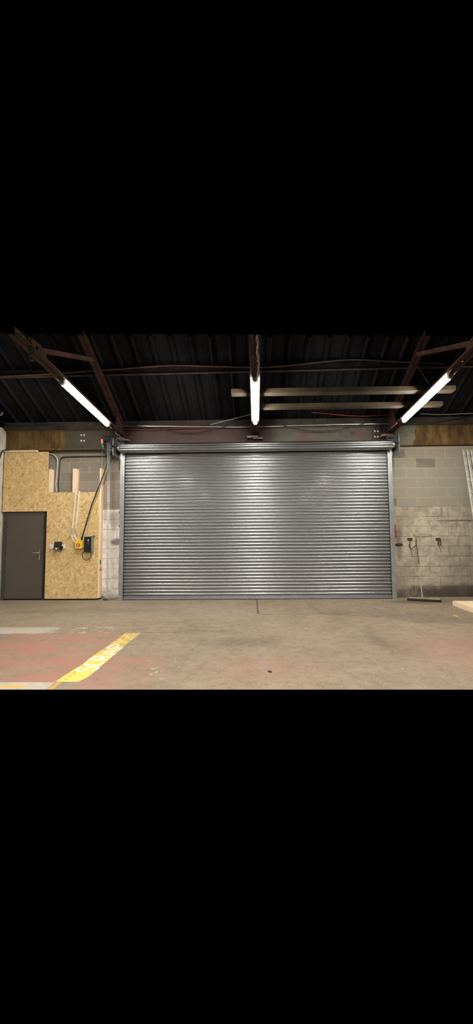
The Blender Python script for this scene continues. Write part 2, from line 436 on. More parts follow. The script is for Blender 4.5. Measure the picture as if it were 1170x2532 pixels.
    # oil and traffic stains; the strong one by the right wall paints a shadow
    for bx, by, rx, ry, k in ((-.2, 4.85, .9, .28, .40), (2.6, 6.3, 1.0, .55, .42), (3.1, 5.9, .7, .3, .30), (1.62, 4.9, .16, .75, .42), (1.8, 4.45, .3, .4, .30), (-3.2, 6.9, 1.6, .35, .25), (3.3, 7.6, .7, .25, .8), (1.6, 6.6, .8, .18, .4), (-.75, 5.4, .5, .12, .3)):
        col = t.mix(t.mul(t.blob(x, y, bx, by, rx, ry, mid, 1.1, .2, 1.2), k), col, (.115, .095, .07))
    # joints and cracks
    def crack(x0, y0, x1, y1, wd, k=.8):
        dx, dy = x1 - x0, y1 - y0; L = math.hypot(dx, dy)
        px_ = t.math('SUBTRACT', t.math('ADD', x, t.mul(wob2, .5)), x0); py_ = t.math('SUBTRACT', t.math('ADD', y, t.mul(wob2, .5)), y0)
        u = t.math('ADD', t.mul(px_, dx / L), t.mul(py_, dy / L)); v = t.math('ABSOLUTE', t.math('SUBTRACT', t.mul(px_, dy / L), t.mul(py_, dx / L)))
        return t.mul(t.ss(v, wd * .4, wd, 1, 0), t.ss(u, 0, .02), t.ss(u, L - .02, L, 1, 0), t.ss(sm, .30, .48), k)
    cr = [crack(0.01, 8.1, .03, 6.55, .022, .9), crack(.03, 6.52, 1.5, 6.5, .02, .55), crack(1.2, 6.55, 1.9, 6.3, .02, .7), crack(1.9, 6.3, 2.4, 6.35, .02, .6),
          crack(-1.66, 5.31, -1.1, 5.3, .02, .7), crack(-1.0, 5.6, .1, 5.66, .02, .4), crack(-1.2, 5.55, -.75, 5.42, .015, .4), crack(1.05, 7.4, 1.2, 6.5, .015, .5)]
    crk = t.mx(*cr)
    col = t.mix(crk, col, (.06, .05, .04))
    col = t.mix(t.mul(t.math('GREATER_THAN', t.noise(26, 2), .735), .7), col, (.55, .50, .42))
    col = t.mix(t.mul(t.math('GREATER_THAN', t.noise(19, 2, .5, t.mapv(t.pos(), (1, 1.6, 1), loc=(5, 3, 0))), .74), .7), col, (.07, .06, .05))
    hgt = t.math('SUBTRACT', t.math('ADD', t.mul(fine, .4), t.mul(sm, .6)), crk)
    M['floor'] = t.out(col, t.ss(sm, .3, .7, .62, .8), 0, hgt, .25, .006, .3)

    t = NT('yellow_line_paint')
    x, y, z = (t.xyz()[k] for k in 'XYZ')
    sm = t.noise(9, 6, .7)
    wornm = t.mul(t.ss(t.math('ADD', y, t.mul(t.math('SUBTRACT', t.noise(2.5, 5), .5), 1.2)), 3.9, 4.9), t.ss(sm, .34, .58), .85)
    c = t.mix(t.ss(t.noise(3, 4), .3, .7), (.76, .50, .085), (.80, .57, .15))
    c = t.mix(t.mx(wornm, t.mul(t.ss(t.noise(24, 5, .7), .62, .7), .7)), c, (.34, .26, .12))
    lx = t.math('ABSOLUTE', t.math('SUBTRACT', t.math('ADD', x, t.mul(t.math('SUBTRACT', sm, .5), .05)), -1.895))
    c = t.mix(t.mul(t.ss(lx, .002, .007, 1, 0), t.ss(t.noise(22, 3), .45, .55), t.ss(y, 4.5, 4.7, 1, 0), .8), c, (.06, .05, .035))
    M['yellow_paint'] = t.out(c, .6, 0, sm, .2, .003, .3)
    t = NT('white_line_paint')
    c = t.mix(t.mul(t.ss(t.noise(20, 5, .7), .52, .66), .6), (.82, .80, .74), (.62, .48, .22))
    M['white_paint'] = t.out(c, .6, spec=.3)

    t = NT('lamp_diffuser')
    t.put(t.b.inputs['Base Color'], (.8, .8, .8)); t.put(t.b.inputs['Emission Color'], (1.0, .945, .86)); t.put(t.b.inputs['Emission Strength'], LAMP_STRENGTH)
    M['lamp'] = t.m
    return M
M = make_materials()

# ================================================================== STRUCTURE
WALL_Y = 8.20
X_LEFT = -5.83
FLOOR_FRONT = 3.36

MB().add([(X_LEFT, 3.372, 0), (-2.6, 3.372, 0), (2.2, 3.350, 0), (5.6, 3.35, 0), (5.6, 8.4, 0), (X_LEFT, 8.4, 0)], [(0, 1, 2, 3, 4, 5)]).build('floor', M['floor'], kind='structure', label='worn brown concrete floor with faded red and grey paint')

wl = MB(); wl.box(X_LEFT - .2, X_LEFT, 3.4, 8.4, 0, 3.95)
wl.build('wall_left', M['side_wall'], kind='structure', label='whitewashed brick side wall at the far left edge')

wb = MB()
wb.box(X_LEFT, -3.06, WALL_Y + .004, 8.4, 0, 4.0)
wb.box(3.08, 5.6, WALL_Y + .004, 8.4, 0, 4.0)
wb.box(-3.06, 3.08, WALL_Y + .008, 8.4, 3.46, 4.0)
wall_back = wb.build('wall_back', M['mortar'], kind='structure', label='concrete block end wall around the roller shutter')

# blocks, one object each; courses of 226.5 mm
CH, BW, GAP = .2267, .4535, .012
def block_mesh(wd, seed):
    rnd = random.Random(seed)
    m = MB().box(-wd / 2, wd / 2, 0, .06, -(CH - GAP) / 2, (CH - GAP) / 2)
    m.v = [Vector((v.x + rnd.uniform(-.003, .003), v.y + (rnd.uniform(-.003, .002) if v.y < .01 else 0), v.z + rnd.uniform(-.003, .003))) for v in m.v]
    me = m.mesh('block', Vector((0, 0, 0)), .0045)
    me.materials.append(M['block'])
    return me
FULL = [block_mesh(BW - GAP, i) for i in range(8)]
CUT = {}
def lay(x0, x1, zc, k):
    wd = x1 - x0 - GAP
    if wd < .03: return
    if abs(wd - (BW - GAP)) < .004: me = FULL[k % 8]
    else:
        key = round(wd, 3)
        if key not in CUT: CUT[key] = block_mesh(wd, int(key * 1000))
        me = CUT[key]
    link('block', me, ((x0 + x1) / 2, WALL_Y, zc), wall_back)
k = 0
for c in range(15):
    zc = CH * (c + .5)
    for side, xa, xb, j0 in ((0, -4.90, -3.06, -4.57 if c % 2 == 0 else -4.343), (1, 3.08, 5.45, 3.495 if c % 2 == 0 else 3.268)):
        j = j0 - BW * 3
        edges = [xa]
        while j < xb:
            if j > xa + .02: edges.append(j)
            j += BW
        edges.append(xb)
        for e0, e1 in zip(edges[:-1], edges[1:]):
            k += 1
            # skip what the strand boards hide completely
            if side == 0 and e1 < -3.75 and zc < 2.3: continue
            lay(e0, e1, zc, k * 5 + c)
# thin levelling course under the beam on the right
MB().box(3.09, 5.5, WALL_Y - .004, WALL_Y + .05, 15 * CH + .004, 15 * CH + .062).build('levelling_course', M['mortar'], wall_back, .006)

# roof: fibre-cement sheets with down-standing ribs, eaves over the wall
PITCH_T = .527
def roof_z(Y): return 4.20 + (8.07 - Y) * PITCH_T
ceiling = empty('ceiling', (0, 8.2, 4.0), 'dark ribbed fibre cement roof sloping up from the wall', kind='structure')
RIB = .370
def sheet_part(x0, n, ya, yb_l, yb_r, dz, name='roof_sheet'):
    prof = []
    for i in range(n):
        b = x0 + i * RIB
        prof += [(b, .012), (b + .06, .004), (b + .15, 0.0), (b + .24, .004), (b + .285, .012), (b + .300, -.030), (b + .318, -.046), (b + .338, -.046), (b + .355, -.030)]
    prof.append((x0 + n * RIB, .012))
    lo, hi, lo2, hi2 = [], [], [], []
    for (x, h) in prof:
        u = (x - x0) / (n * RIB)
        yb = yb_l + (yb_r - yb_l) * u
        lo.append(Vector((x, ya, roof_z(ya) + h + dz))); hi.append(Vector((x, yb, roof_z(yb) + h + dz)))
        lo2.append(lo[-1] + Vector((0, .003, .010))); hi2.append(hi[-1] + Vector((0, .003, .010)))
    m = MB(); m.sheet([lo, hi]); m.sheet([lo2, hi2]); m.sheet([lo, lo2])
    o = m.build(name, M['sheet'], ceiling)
    return o, lo
def cut_y(x): return 6.352 + .0215 * x
x = -5.95
while x < 5.5:
    o, lo = sheet_part(x, 3, 8.26, 6.98, 6.98, 0)
    rim = MB(); rim.sheet([[v + Vector((0, -.004, -.006)) for v in lo], [v + Vector((0, -.002, .012)) for v in lo]])
    rim.build('sheet_rim', M['sheet_rim'], o)
    sheet_part(x, 3, 7.16, cut_y(x), cut_y(x + 3 * RIB), .016)
    x += 3 * RIB

# timber wall plate on top of the beam
MB().box(X_LEFT, 5.5, 8.02, 8.2, 3.905, 4.085).build('wall_plate', M['wall_plate'], None, .008, label='dirty dark timber wall plate under the eaves above the steel beam', cat='timber plate')

# ================================================================== LINTEL BEAM
beam = empty('lintel_beam', (0, 8.15, 3.42), 'long rust-stained painted steel beam spanning the wall above the shutter', 'steel beam')
MB().box(X_LEFT + .03, 5.5, 8.10, 8.207, 3.455, 3.90).build('web', M['beam'], beam)
MB().box(X_LEFT + .35, -3.16, 8.02, 8.2, 3.425, 3.468).build('bottom_flange', M['beam'], beam, .004)
MB().box(X_LEFT + .03, 5.5, 8.06, 8.2, 3.885, 3.903).build('top_flange', M['beam'], beam, .003)
def bolt(p, r, parent, mat):
    MB().tube([p + Vector((0, .02, 0)), p + Vector((0, -.012, 0)), p + Vector((0, -.018, 0))], [r, r, r * .6], 6).build('bolt', mat, parent, smooth=False)
MB().box(-4.12, -3.88, 8.088, 8.10, 3.50, 3.88).build('splice_plate', M['beam'], beam, .003)
MB().box(2.68, 2.90, 8.088, 8.10, 3.50, 3.89).build('splice_plate', M['beam'], beam, .003)
for bx in (201, 208):
    for by in (1062.5, 1076, 1090): bolt(at(bx, by, 8.085), .020, beam, M['white_plastic'])
for bx in (927, 934.5):
    for by in (1052.5, 1066.5, 1080): bolt(at(bx, by, 8.085), .021, beam, M['white_plastic'])

# ================================================================== ROOF TRUSSES
def chord_z(Y): return 3.91 + (5.424 - Y) * .076         # underside of the bottom chord
def rafter_z(Y): return 3.935 + (8.07 - Y) * PITCH_T     # underside of the rafter
def angle_pair(X, ya, yb, zf, wd, ht, parent, name, gap=.012, th=.010):
    for s in (-1, 1):
        prof = [(s * gap / 2, 0), (s * wd / 2, 0), (s * wd / 2, th), (s * (gap / 2 + th), th), (s * (gap / 2 + th), ht), (s * gap / 2, ht)]
        a = [Vector((X + p, ya, zf(ya) + q)) for p, q in prof]; b = [Vector((X + p, yb, zf(yb) + q)) for p, q in prof]
        m = MB(); n = len(prof)
        m.add(a + b, [(i, (i + 1) % n, n + (i + 1) % n, n + i) for i in range(n)] + [tuple(range(n))[::-1], tuple(range(n, 2 * n))])
        m.build(name, M['truss'], parent)
TX = (-3.06, .015, 3.07)
for X, y0, yr, lab in zip(TX, (4.315, 4.405, 4.47), (6.06, 6.15, 6.17),
                          ('rust brown steel roof truss carrying the left batten lamp', 'rust brown steel roof truss carrying the middle batten lamp', 'rust brown steel roof truss carrying the right batten lamp')):
    tr = empty('roof_truss', (X, 8.05, 3.7), lab, 'roof truss', 'steel roof trusses')
    angle_pair(X, y0, 8.08, chord_z, .155, .10, tr, 'bottom_chord')
    angle_pair(X, yr, 8.08, rafter_z, .16, .10, tr, 'rafter')
    a = Vector((X, 4.76, chord_z(4.76) + .07)); b = Vector((X, 6.51, rafter_z(6.51) + .02))
    MB().bar(a, b, .07, .075, (1, 0, 0)).build('strut', M['truss'], tr, .004)
    # gusset plates
    MB().add([Vector((X + s, y, z)) for s in (-.006, .006) for y, z in ((4.56, chord_z(4.56) + .02), (5.0, chord_z(5.0) + .02), (5.02, chord_z(5.02) + .17), (4.86, chord_z(4.86) + .21), (4.60, chord_z(4.60) + .16))],
             [(0, 1, 2, 3, 4), (9, 8, 7, 6, 5), (0, 5, 6, 1), (1, 6, 7, 2), (2, 7, 8, 3), (3, 8, 9, 4), (4, 9, 5, 0)]).build('gusset_plate', M['truss'], tr)
    MB().add([Vector((X + s, y, z)) for s in (-.006, .006) for y, z in ((7.55, chord_z(7.55)), (8.09, chord_z(8.09) - .02), (8.09, rafter_z(8.09) + .10), (7.75, rafter_z(7.75) + .06))],
             [(0, 1, 2, 3), (7, 6, 5, 4), (0, 4, 5, 1), (1, 5, 6, 2), (2, 6, 7, 3), (3, 7, 4, 0)]).build('gusset_plate', M['truss'], tr)
    # bearing plates in front of the beam
    MB().box(X - .19, X + .06, 7.93, 8.09, chord_z(8.0) - .085, chord_z(8.0) - .035).build('bearing_plate', M['pink_steel'], tr, .004)
    MB().box(X - .05, X + .17, 7.95, 8.09, chord_z(8.0) - .105, chord_z(8.0) - .075).build('bearing_plate', M['pink_steel'], tr, .004)
    MB().box(X - .07, X + .07, 7.97, 8.09, chord_z(8.0) - .035, chord_z(8.0) - .005).build('packer', M['truss'], tr, .003)

# purlin with a wavy service pipe below it
PY, PZ = 6.90, 4.655
m = MB(); prof = [(0, 0), (-.07, 0), (-.07, .01), (-.01, .01), (-.01, .16), (.06, .16), (.06, .17), (0, .17)]
a = [Vector((-5.9, PY + p, PZ - .045 + q)) for p, q in prof]; b = [Vector((5.5, PY + p, PZ + .045 + q)) for p, q in prof]; n = len(prof)
m.add(a + b, [(i, (i + 1) % n, n + (i + 1) % n, n + i) for i in range(n)] + [tuple(range(n))[::-1], tuple(range(n, 2 * n))])
m.build('purlin', M['purlin'], label='dark steel purlin running across under the roof sheets', cat='purlin')
pp = [at(px, py, 6.80) for px, py in ((-60, 937), (0, 931), (120, 925), (200, 919), (300, 912), (415, 904), (500, 905), (570, 907), (632, 908), (700, 905), (850, 890), (940, 892), (1030, 896), (1100, 899))]
MB().tube(smooth_path(pp), .017, 8).build('service_pipe', M['rust_pipe'], smooth=True, label='thin wavy rusty pipe running along the purlin', cat='pipe')

# planks lying across the truss chords
def plank(pts_l, pts_r, Y, wd, th, lab):
    z = chord_z(Y) + .105
    a, b = Vector((pts_l, Y, z + th / 2)), Vector((pts_r, Y, z + th / 2))
    MB().bar(a, b, wd, th).build('stored_plank', M['old_plank'], bevel=.004, label=lab, cat='plank', group='planks stored on the truss chords')
def px_x(px, Y): return at(px, 960, Y).x
plank(px_x(571, 6.17), px_x(1130, 6.17), 6.27, .16, .085, 'weathered plank lying across the trusses, upper and longer of the two')
plank(-.02, px_x(1090, 6.88), 6.88, .13, .085, 'weathered plank lying across the trusses, lower and shorter of the two')
hk = [at(1028, 898, 6.80), at(1044, 922, 6.5), at(1062, 950, 6.2), at(1063, 954, 6.17), at(1058, 958, 6.165), at(1048, 962, 6.165), at(1041, 964, 6.165)]
MB().tube(hk, .009, 6).build('wire_hook', M['rust_pipe'], smooth=True, label='bent rusty rod hooked from the pipe onto the upper plank', cat='hook')

# ================================================================== BATTEN LAMPS
def batten(X, lab):
    ya, yb = 5.44, 7.235
    zc = lambda Y: chord_z(Y) - .002
    root = empty('batten_lamp', (X, (ya + yb) / 2, zc((ya + yb) / 2)), lab, 'lamp', 'LED batten lamps under the trusses')
    def sweep(prof, y0, y1):
        n = len(prof)
        a = [Vector((X + p, y0, zc(y0) + q)) for p, q in prof]; b = [Vector((X + p, y1, zc(y1) + q)) for p, q in prof]
        m = MB(); m.add(a + b, [(i, (i + 1) % n, n + (i + 1) % n, n + i) for i in range(n)] + [tuple(range(n))[::-1], tuple(range(n, 2 * n))]); return m
    sweep([(-.030, 0), (.030, 0), (.030, -.026), (-.030, -.026)], ya + .02, yb - .02).build('housing', M['white_plastic'], root, .002)
    arc = [(-.041 * math.cos(t), -.035 - .040 * math.sin(t)) for t in [-.38 + (math.pi + .76) * i / 14 for i in range(15)]]
    sweep(arc, ya + .045, yb - .045).build('diffuser', M['lamp'], root, smooth=True)
    arc2 = [(-.045 * math.cos(t), -.035 - .044 * math.sin(t)) for t in [math.pi * i / 10 for i in range(11)]]
    cap = [(-.045, 0), *arc2, (.045, 0)]
    sweep(cap, ya, ya + .044).build('end_cap', M['white_plastic'], root, .003)
    sweep(cap, yb - .044, yb).build('end_cap', M['grey_plastic'], root, .003)
    for f in (.2, .8):
        Y = ya + (yb - ya) * f
        MB().box(X - .05, X + .05, Y - .012, Y + .012, zc(Y) - .012, zc(Y) + .014).build('clip', M['bright_steel'], root, .002)
for X, lab in zip(TX, ('lit LED batten lamp on the left truss, slanting down to the right', 'lit LED batten lamp on the middle truss, upright in the picture', 'lit LED batten lamp on the right truss, slanting down to the left')):
    batten(X, lab)

# ================================================================== ROLLER SHUTTER
SX0, SX1, CY = -3.035, 3.055, 8.03
sh = empty('roller_shutter', (0, CY, 0), 'large galvanised steel roller shutter, closed, filling the end wall', 'roller shutter')
LP = .0737
# lath profile (y forward is negative, z up): recessed lock below, bowed face above
lp = []
lp += [(.012, 0.0), (.012, .012), (.006, .0145)]
_c = LP - .0165; _s = .018; _R = (_c * _c / 4 + _s * _s) / (2 * _s); _h = math.asin(_c / 2 / _R)
for i in range(17):
    a = -_h + 2 * _h * i / 16
    lp.append((.006 + (_R - _s) - _R * math.cos(a), .0155 + _c / 2 + _R * math.sin(a)))
lp += [(.012, LP - .0005), (.013, LP)]
back = [(p + .0012, q) for p, q in reversed(lp)]
def lath_mesh(x0, x1):
    m = MB(); n = len(lp)
    m.add([(x0, p, q) for p, q in lp] + [(x1, p, q) for p, q in lp], [(i, i + 1, n + i + 1, n + i) for i in range(n - 1)])
    me = m.mesh('lath', Vector((0, 0, 0)), 0, True)
    me.materials.append(M['galv']); return me
LATH = lath_mesh(SX0, SX1)
lockm = MB().box(-.042, .042, -.0225, .0, -.012, .012).mesh('end_lock', Vector((0, 0, 0)), .003); lockm.materials.append(M['galv_plate'])
NL = 45
Z0 = .075
for i in range(NL):
    o = link('lath', LATH, (0, CY, Z0 + i * LP), sh)
    if i % 8 == 3:
        for X in (SX0 + .095, SX1 - .10):
            link('end_lock', lockm, (X, CY, Z0 + i * LP + .048), o)
# coil on the barrel: nine more turns of lath round the drum
CC = Vector((0, 7.885, 3.408)); CR = .101
for i in range(9):
    a = 2 * math.pi * i / 9 + .12
    o = link('coil_lath', LATH, CC, sh)
    rot = Matrix.Rotation(a, 4, 'X')
    o.matrix_local = Matrix.Translation(CC - WP[sh.name]) @ rot @ Matrix.Translation((0, -CR + .004, -LP / 2))
MB().cyl(CC + Vector((SX0 - .05, 0, 0)), CC + Vector((SX1 + .05, 0, 0)), .068, 24).build('barrel', M['galv_dull'], sh, smooth=True)
# short run of curtain between coil and guides
m = MB(); m.sheet([[(SX0, CY - .004, Z0 + NL * LP), (SX1, CY - .004, Z0 + NL * LP)], [(SX0, CY - .03, 3.44), (SX1, CY - .03, 3.44)]]); m.build('curtain_tail', M['galv_dull'], sh)
MB().prism([(CY - .022, .012), (CY + .02, .012), (CY + .02, .03), (CY + .006, .03), (CY + .006, Z0 + .004), (CY - .008, Z0 + .004), (CY - .012, .03), (CY - .022, .03)], SX0 + .03, SX1 - .03).build('bottom_bar', M['galv_plate'], sh, .002)
MB().box(SX0 + .03, SX1 - .03, CY - .012, CY + .012, .001, .013).build('bottom_seal', M['black_rubber'], sh)
for s, xi, xo in ((-1, -2.975, -3.075), (1, 2.995, 3.095)):
    x0, x1 = min(xi, xo), max(xi, xo)
    MB().box(x0, x1, 7.985, 7.990, .001, 3.325).build('guide_rail', M['galv_dull'], sh, .001)
    MB().box(x1 - .005 if s > 0 else x0, x1 if s > 0 else x0 + .005, 7.9905, 8.195, .001, 3.325).build('guide_web', M['galv_dull'], sh)
    MB().box(x0, x1, 8.05, 8.055, .001, 3.325).build('guide_back', M['galv_dull'], sh)
    xb = xi + (.012 if s < 0 else -.012)
    MB().box(min(xb, xb - s * .035), max(xb, xb - s * .035), 7.96, 7.966, 3.33, 3.395).build('guide_flare', M['bright_steel'], sh, .001)
    # end plate in two folded halves, axle slot between
    X = -3.135 if s < 0 else 3.15
    for z0, z1 in ((3.215, 3.385), (3.425, 3.605)):
        MB().box(X - .003, X + .003, 7.70, 8.08, z0, z1).build('end_plate', M['galv_plate'], sh, .001)
        MB().box(min(X, X + s * .010), max(X, X + s * .010), 7.70, 7.705, z0, z1).build('plate_flange', M['galv_plate'], sh, .001)
    MB().box(min(X, X - s * .10), max(X, X - s * .10), 8.082, 8.10, 3.20, 3.70).build('wall_angle', M['galv_plate'], sh, .002)
    hb = CC + Vector((X, 0, 0))
    MB().tube([hb + Vector((-.07, 0, 0)), hb + Vector((-.05, 0, 0)), hb + Vector((.05, 0, 0)), hb + Vector((.07, 0, 0))], [.03, .055, .055, .03], 16).build('bearing_hub', M['dark_metal'], sh, smooth=True)
    MB().cyl(CC + Vector((X + s * .09, 0, 0)), CC + Vector((X - s * .09, 0, 0)), .022, 12).build('axle', M['bright_steel'], sh, smooth=True)

# ================================================================== SHUTTER DRIVE AND CHAIN
dr = empty('shutter_motor', (-3.3, 7.85, 3.2), 'black chain drive motor bolted beside the left end plate of the shutter', 'motor')
mc = at(263, 1087, 7.82)
MB().tube([mc + Vector((-.02, -.10, 0)), mc + Vector((-.02, -.085, 0)), mc + Vector((-.02, .12, 0))], [.045, .060, .060], 20).build('motor_body', M['black_plastic'], dr, smooth=True)
MB().tube([mc + Vector((-.02, -.108, 0)), mc + Vector((-.02, -.098, 0))], .032, 16).build('motor_cap', M['dark_metal'], dr, smooth=True)
g0, g1 = at(262, 1096, 7.8), at(277, 1112, 7.8)
MB().box(g0.x, g1.x, 7.78, 7.98, g1.z, mc.z - .03).build('gearbox', M['black_plastic'], dr, .012, seg=2)
MB().box(mc.x + .04, g1.x + .03, 7.80, 7.95, mc.z - .06, mc.z + .09).build('chain_guard', M['black_plastic'], dr, .02, seg=2)
wc = at(269, 1087, 7.80)
MB().cyl(wc + Vector((-.022, 0, 0)), wc + Vector((.028, 0, 0)), .085, 24).build('chain_wheel', M['dark_metal'], dr, bevel=.006, smooth=True)
MB().box(g0.x - .01, -3.14, 7.78, 7.90, g1.z - .012, g1.z - .002).build('support_shelf', M['galv_plate'], dr, .002)
for p0, p1 in (((254, 1117), (265, 1127)), ((279, 1119), (270, 1128))):
    MB().bar(at(*p0, 8.06), at(*p1, 8.06), .02, .02).build('brace', M['dark_metal'], dr)
MB().cyl(at(277, 1096, 7.86), at(287, 1103, 7.88), .022, 10).build('drive_shaft', M['dark_metal'], dr, smooth=True)

chain = empty('hand_chain', (-3.32, 7.78, .05), 'bright steel hand chain hanging in two strands from the motor to the floor', 'chain')
def link_chain(top, bot, L, r, wd, rot0=0):
    m = MB(); top, bot = Vector(top), Vector(bot)
    n = int((top - bot).length / (L * .78)); d = (bot - top).normalized()
    for i in range(n):
        c = top + (bot - top) * ((i + .5) / n)
        side = Vector((1, 0, 0)) if (i % 2 == 0) else Vector((0, 1, 0))
        side = (side - d * side.dot(d)).normalized()
        ring = []
        for q in range(8):
            a = 2 * math.pi * q / 8
            ring.append(c + side * wd * .5 * math.cos(a) + d * L * .5 * math.sin(a))
        m.tube(ring + [ring[0], ring[1]], r, 4, caps=False)
    return m
ct = 7.76
for pa, pb in (((266.8, 1084), (264.2, 1462)), ((271.2, 1094), (267.2, 1462))):
    a, b = at(*pa, ct), at(*pb, ct + .05)
    link_chain(a, b, .032, .0035, .019).build('chain_strand', M['bright_steel'], chain, kind='stuff')
a, b = at(264.2, 1462, ct + .05), at(267.2, 1462, ct + .05)
MB().tube(smooth_path([a, (a + b) / 2 - Vector((0, 0, .03)), b]), .006, 6).build('chain_loop', M['bright_steel'], chain, smooth=True)

pl = empty('limit_cable', at(254, 1108, 7.85), 'thin tan control cable with orange sleeve and green connector beside the motor', 'cable')
a, b = at(252, 1086.5, 7.66), at(252.3, 1096.5, 7.66)
MB().tube([a + Vector((0, 0, .004)), a, b, b - Vector((0, 0, .004))], [.014, .022, .022, .014], 12).build('orange_sleeve', M['orange_plastic'], pl, smooth=True)
a, b = at(252.5, 1098, 7.66), at(254.5, 1107, 7.66)
MB().bar(a, b, .022, .026, (0, 1, 0)).build('green_connector', M['green_plastic'], pl, .004)
MB().bar(at(254.5, 1107, 7.66), at(257, 1102.5, 7.66), .012, .012, (0, 1, 0)).build('latch', M['green_plastic'], pl, .002)
MB().tube([at(255, 1082.5, 7.76), at(252.4, 1082.5, 7.68), at(252, 1087, 7.66)], .012, 8).build('plug_lead', M['black_rubber'], pl)
cp = [at(255, 1108, 7.67), at(253, 1120, 7.9), at(252, 1140, 8.0), at(252, 1160, 8.0), at(251, 1180, 8.0), at(246, 1205, 8.0), at(238, 1228, 8.0), at(229, 1250, 8.01), at(220, 1285, 8.02), at(216.5, 1310, 8.02), at(216, 1326, 8.015)]
MB().tube(smooth_path(cp), .0065, 6).build('sheath', M['cable_tan'], pl, smooth=True)

pc = [at(267, 1125, 7.95), at(265, 1145, 8.0), at(259, 1165, 8.0), at(249, 1192, 8.0), at(240, 1214, 8.0), at(230, 1240, 8.0), at(220, 1270, 8.0), at(210, 1305, 8.01), at(203.5, 1326, 8.01), at(202, 1333, 8.01)]
cb = empty('power_cable', pc[0], 'thick black power cable drooping from the motor to the yellow isolator', 'cable')
MB().tube(smooth_path(pc), .0125, 8).build('sheath', M['black_rubber'], cb, smooth=True)
MB().tube([at(203.6, 1325, 8.01), at(202.2, 1331, 8.01), at(202, 1334.5, 8.01)], [.014, .02, .02], 10).build('gland', M['black_plastic'], cb, smooth=True)

# ================================================================== STRAND BOARDS, STUDS, DOOR
BY0, BY1 = 8.045, 8.063
def board(pts, lab):
    q = [at(px, py, BY0) for px, py in pts]
    m = MB(); m.hexa(q, [Vector((p.x, BY1, p.z)) for p in q])
    return m.build('strand_board', M['osb'], bevel=.0015, label=lab, cat='board', group='strand boards round the door')
xL, xM, xR = at(11, 1117, BY0).x, at(115, 1240, BY0).x, at(242.5, 1350, BY0).x
def face(x0, x1, z0, z1): return [Vector((x0, BY0, z0)), Vector((x1, BY0, z0)), Vector((x1, BY0, z1)), Vector((x0, BY0, z1))]
def board_r(x0, x1, z0, z1, lab):
    q = face(x0, x1, z0, z1)
    MB().hexa(q, [Vector((p.x, BY1, p.z)) for p in q]).build('strand_board', M['osb'], bevel=.0015, label=lab, cat='board', group='strand boards round the door')
zd = at(60, 1265, BY0).z; zt = at(65, 1117.5, BY0).z; zm = at(180, 1217, BY0).z
xU = at(119.5, 1150, BY0).x
board_r(xL, xU - .003, zd, zt, 'tall strand board fixed above the grey door')
board_r(xM - .02, xR, .035, zm - .0, 'large strand board beside the grey door, carrying switches') if xM - .02 > xU else board_r(xU, xR, .035, zm, 'large strand board beside the grey door, carrying switches')
def stud(x0, x1, z0, z1, lab):
    MB().box(x0, x1, 8.064, 8.192, z0, z1).build('timber_stud', M['pine_v'], bevel=.003, label=lab, cat='stud', group='pine studs behind the strand boards')
zs = at(184, 1159, 8.07).z
stud(xU + .001, at(126.5, 1190, 8.07).x, .6, at(120, 1160, 8.07).z, 'pine stud rising next to the tall board, leftmost of three')
stud(at(179.5, 1190, 8.07).x, at(188.5, 1190, 8.07).x, .035, zs, 'pine stud rising above the switches, middle of three')
stud(xR - .002, at(249, 1300, 8.07).x, .04, at(246, 1158, 8.07).z, 'full height pine stud edging the large board near the shutter')
for x0 in (xU - .06, xL + .25): pass
MB().box(xL, xR, 8.10, 8.19, .001, .03).build('gap_shade_strip', M['gap_dark'], label='dark strip standing for shade in the gap under the large strand board', cat='batten')  # added dark strip, stands in for the shade below the board
# screws in the studs
# timber packer above the tall board
MB().box(xL + .05, at(92, 1110, 8.0).x, 8.0, 8.05, 3.385, 3.425).build('timber_packer', M['pine_v'], None, .004, label='thin timber batten lying above the tall strand board', cat='batten')

dx0, dx1 = at(9, 1370, 8.12).x, at(110, 1370, 8.12).x
dr1 = empty('door_1', ((dx0 + dx1) / 2, 8.12, 0), 'plain dark grey steel door under the tall strand board', kind='structure')
MB().box(dx0 + .05, dx1 - .02, 8.10, 8.145, .012, zd - .01).build('door_leaf', M['door'], dr1, .003)
MB().box(dx0, dx0 + .047, 8.085, 8.19, .001, zd + .04).build('door_frame', M['door_frame'], dr1, .003)
MB().box(dx1 - .017, dx1 + .03, 8.085, 8.19, .001, zd + .04).build('door_frame', M['gap_dark'], dr1, .003)
MB().box(dx0 + .047, dx1 - .017, 8.085, 8.19, zd - .006, zd + .04).build('door_frame', M['door_frame'], dr1, .003)
for py, h in ((1292, .14), (1317, .14), (1372, .14), (1453, .15)):
    c = at(15, py, 8.09); hx = dx0 + .049
    hg = MB().cyl((hx, 8.088, c.z - h / 2), (hx, 8.088, c.z + h / 2), .009, 10); hg.build('hinge', M['door_frame'], dr1, smooth=True)
hp = at(98, 1371, 8.09); hz = at(98, 1367, 8.09).z
pl_ = MB().box(hp.x - .024, hp.x + .024, 8.088, 8.099, hp.z - .14, hp.z + .13).build('handle_plate', M['galv_plate'], dr1, .008, seg=2)
MB().tube([(hp.x, 8.088, hz), (hp.x, 8.045, hz), (hp.x - .02, 8.036, hz), (hp.x - .12, 8.036, hz)], .010, 8).build('lever', M['bright_steel'], pl_, smooth=True)
MB().cyl((hp.x, 8.089, hp.z - .08), (hp.x, 8.078, hp.z - .08), .013, 12).build('lock_cylinder', M['bright_steel'], pl_, smooth=True)

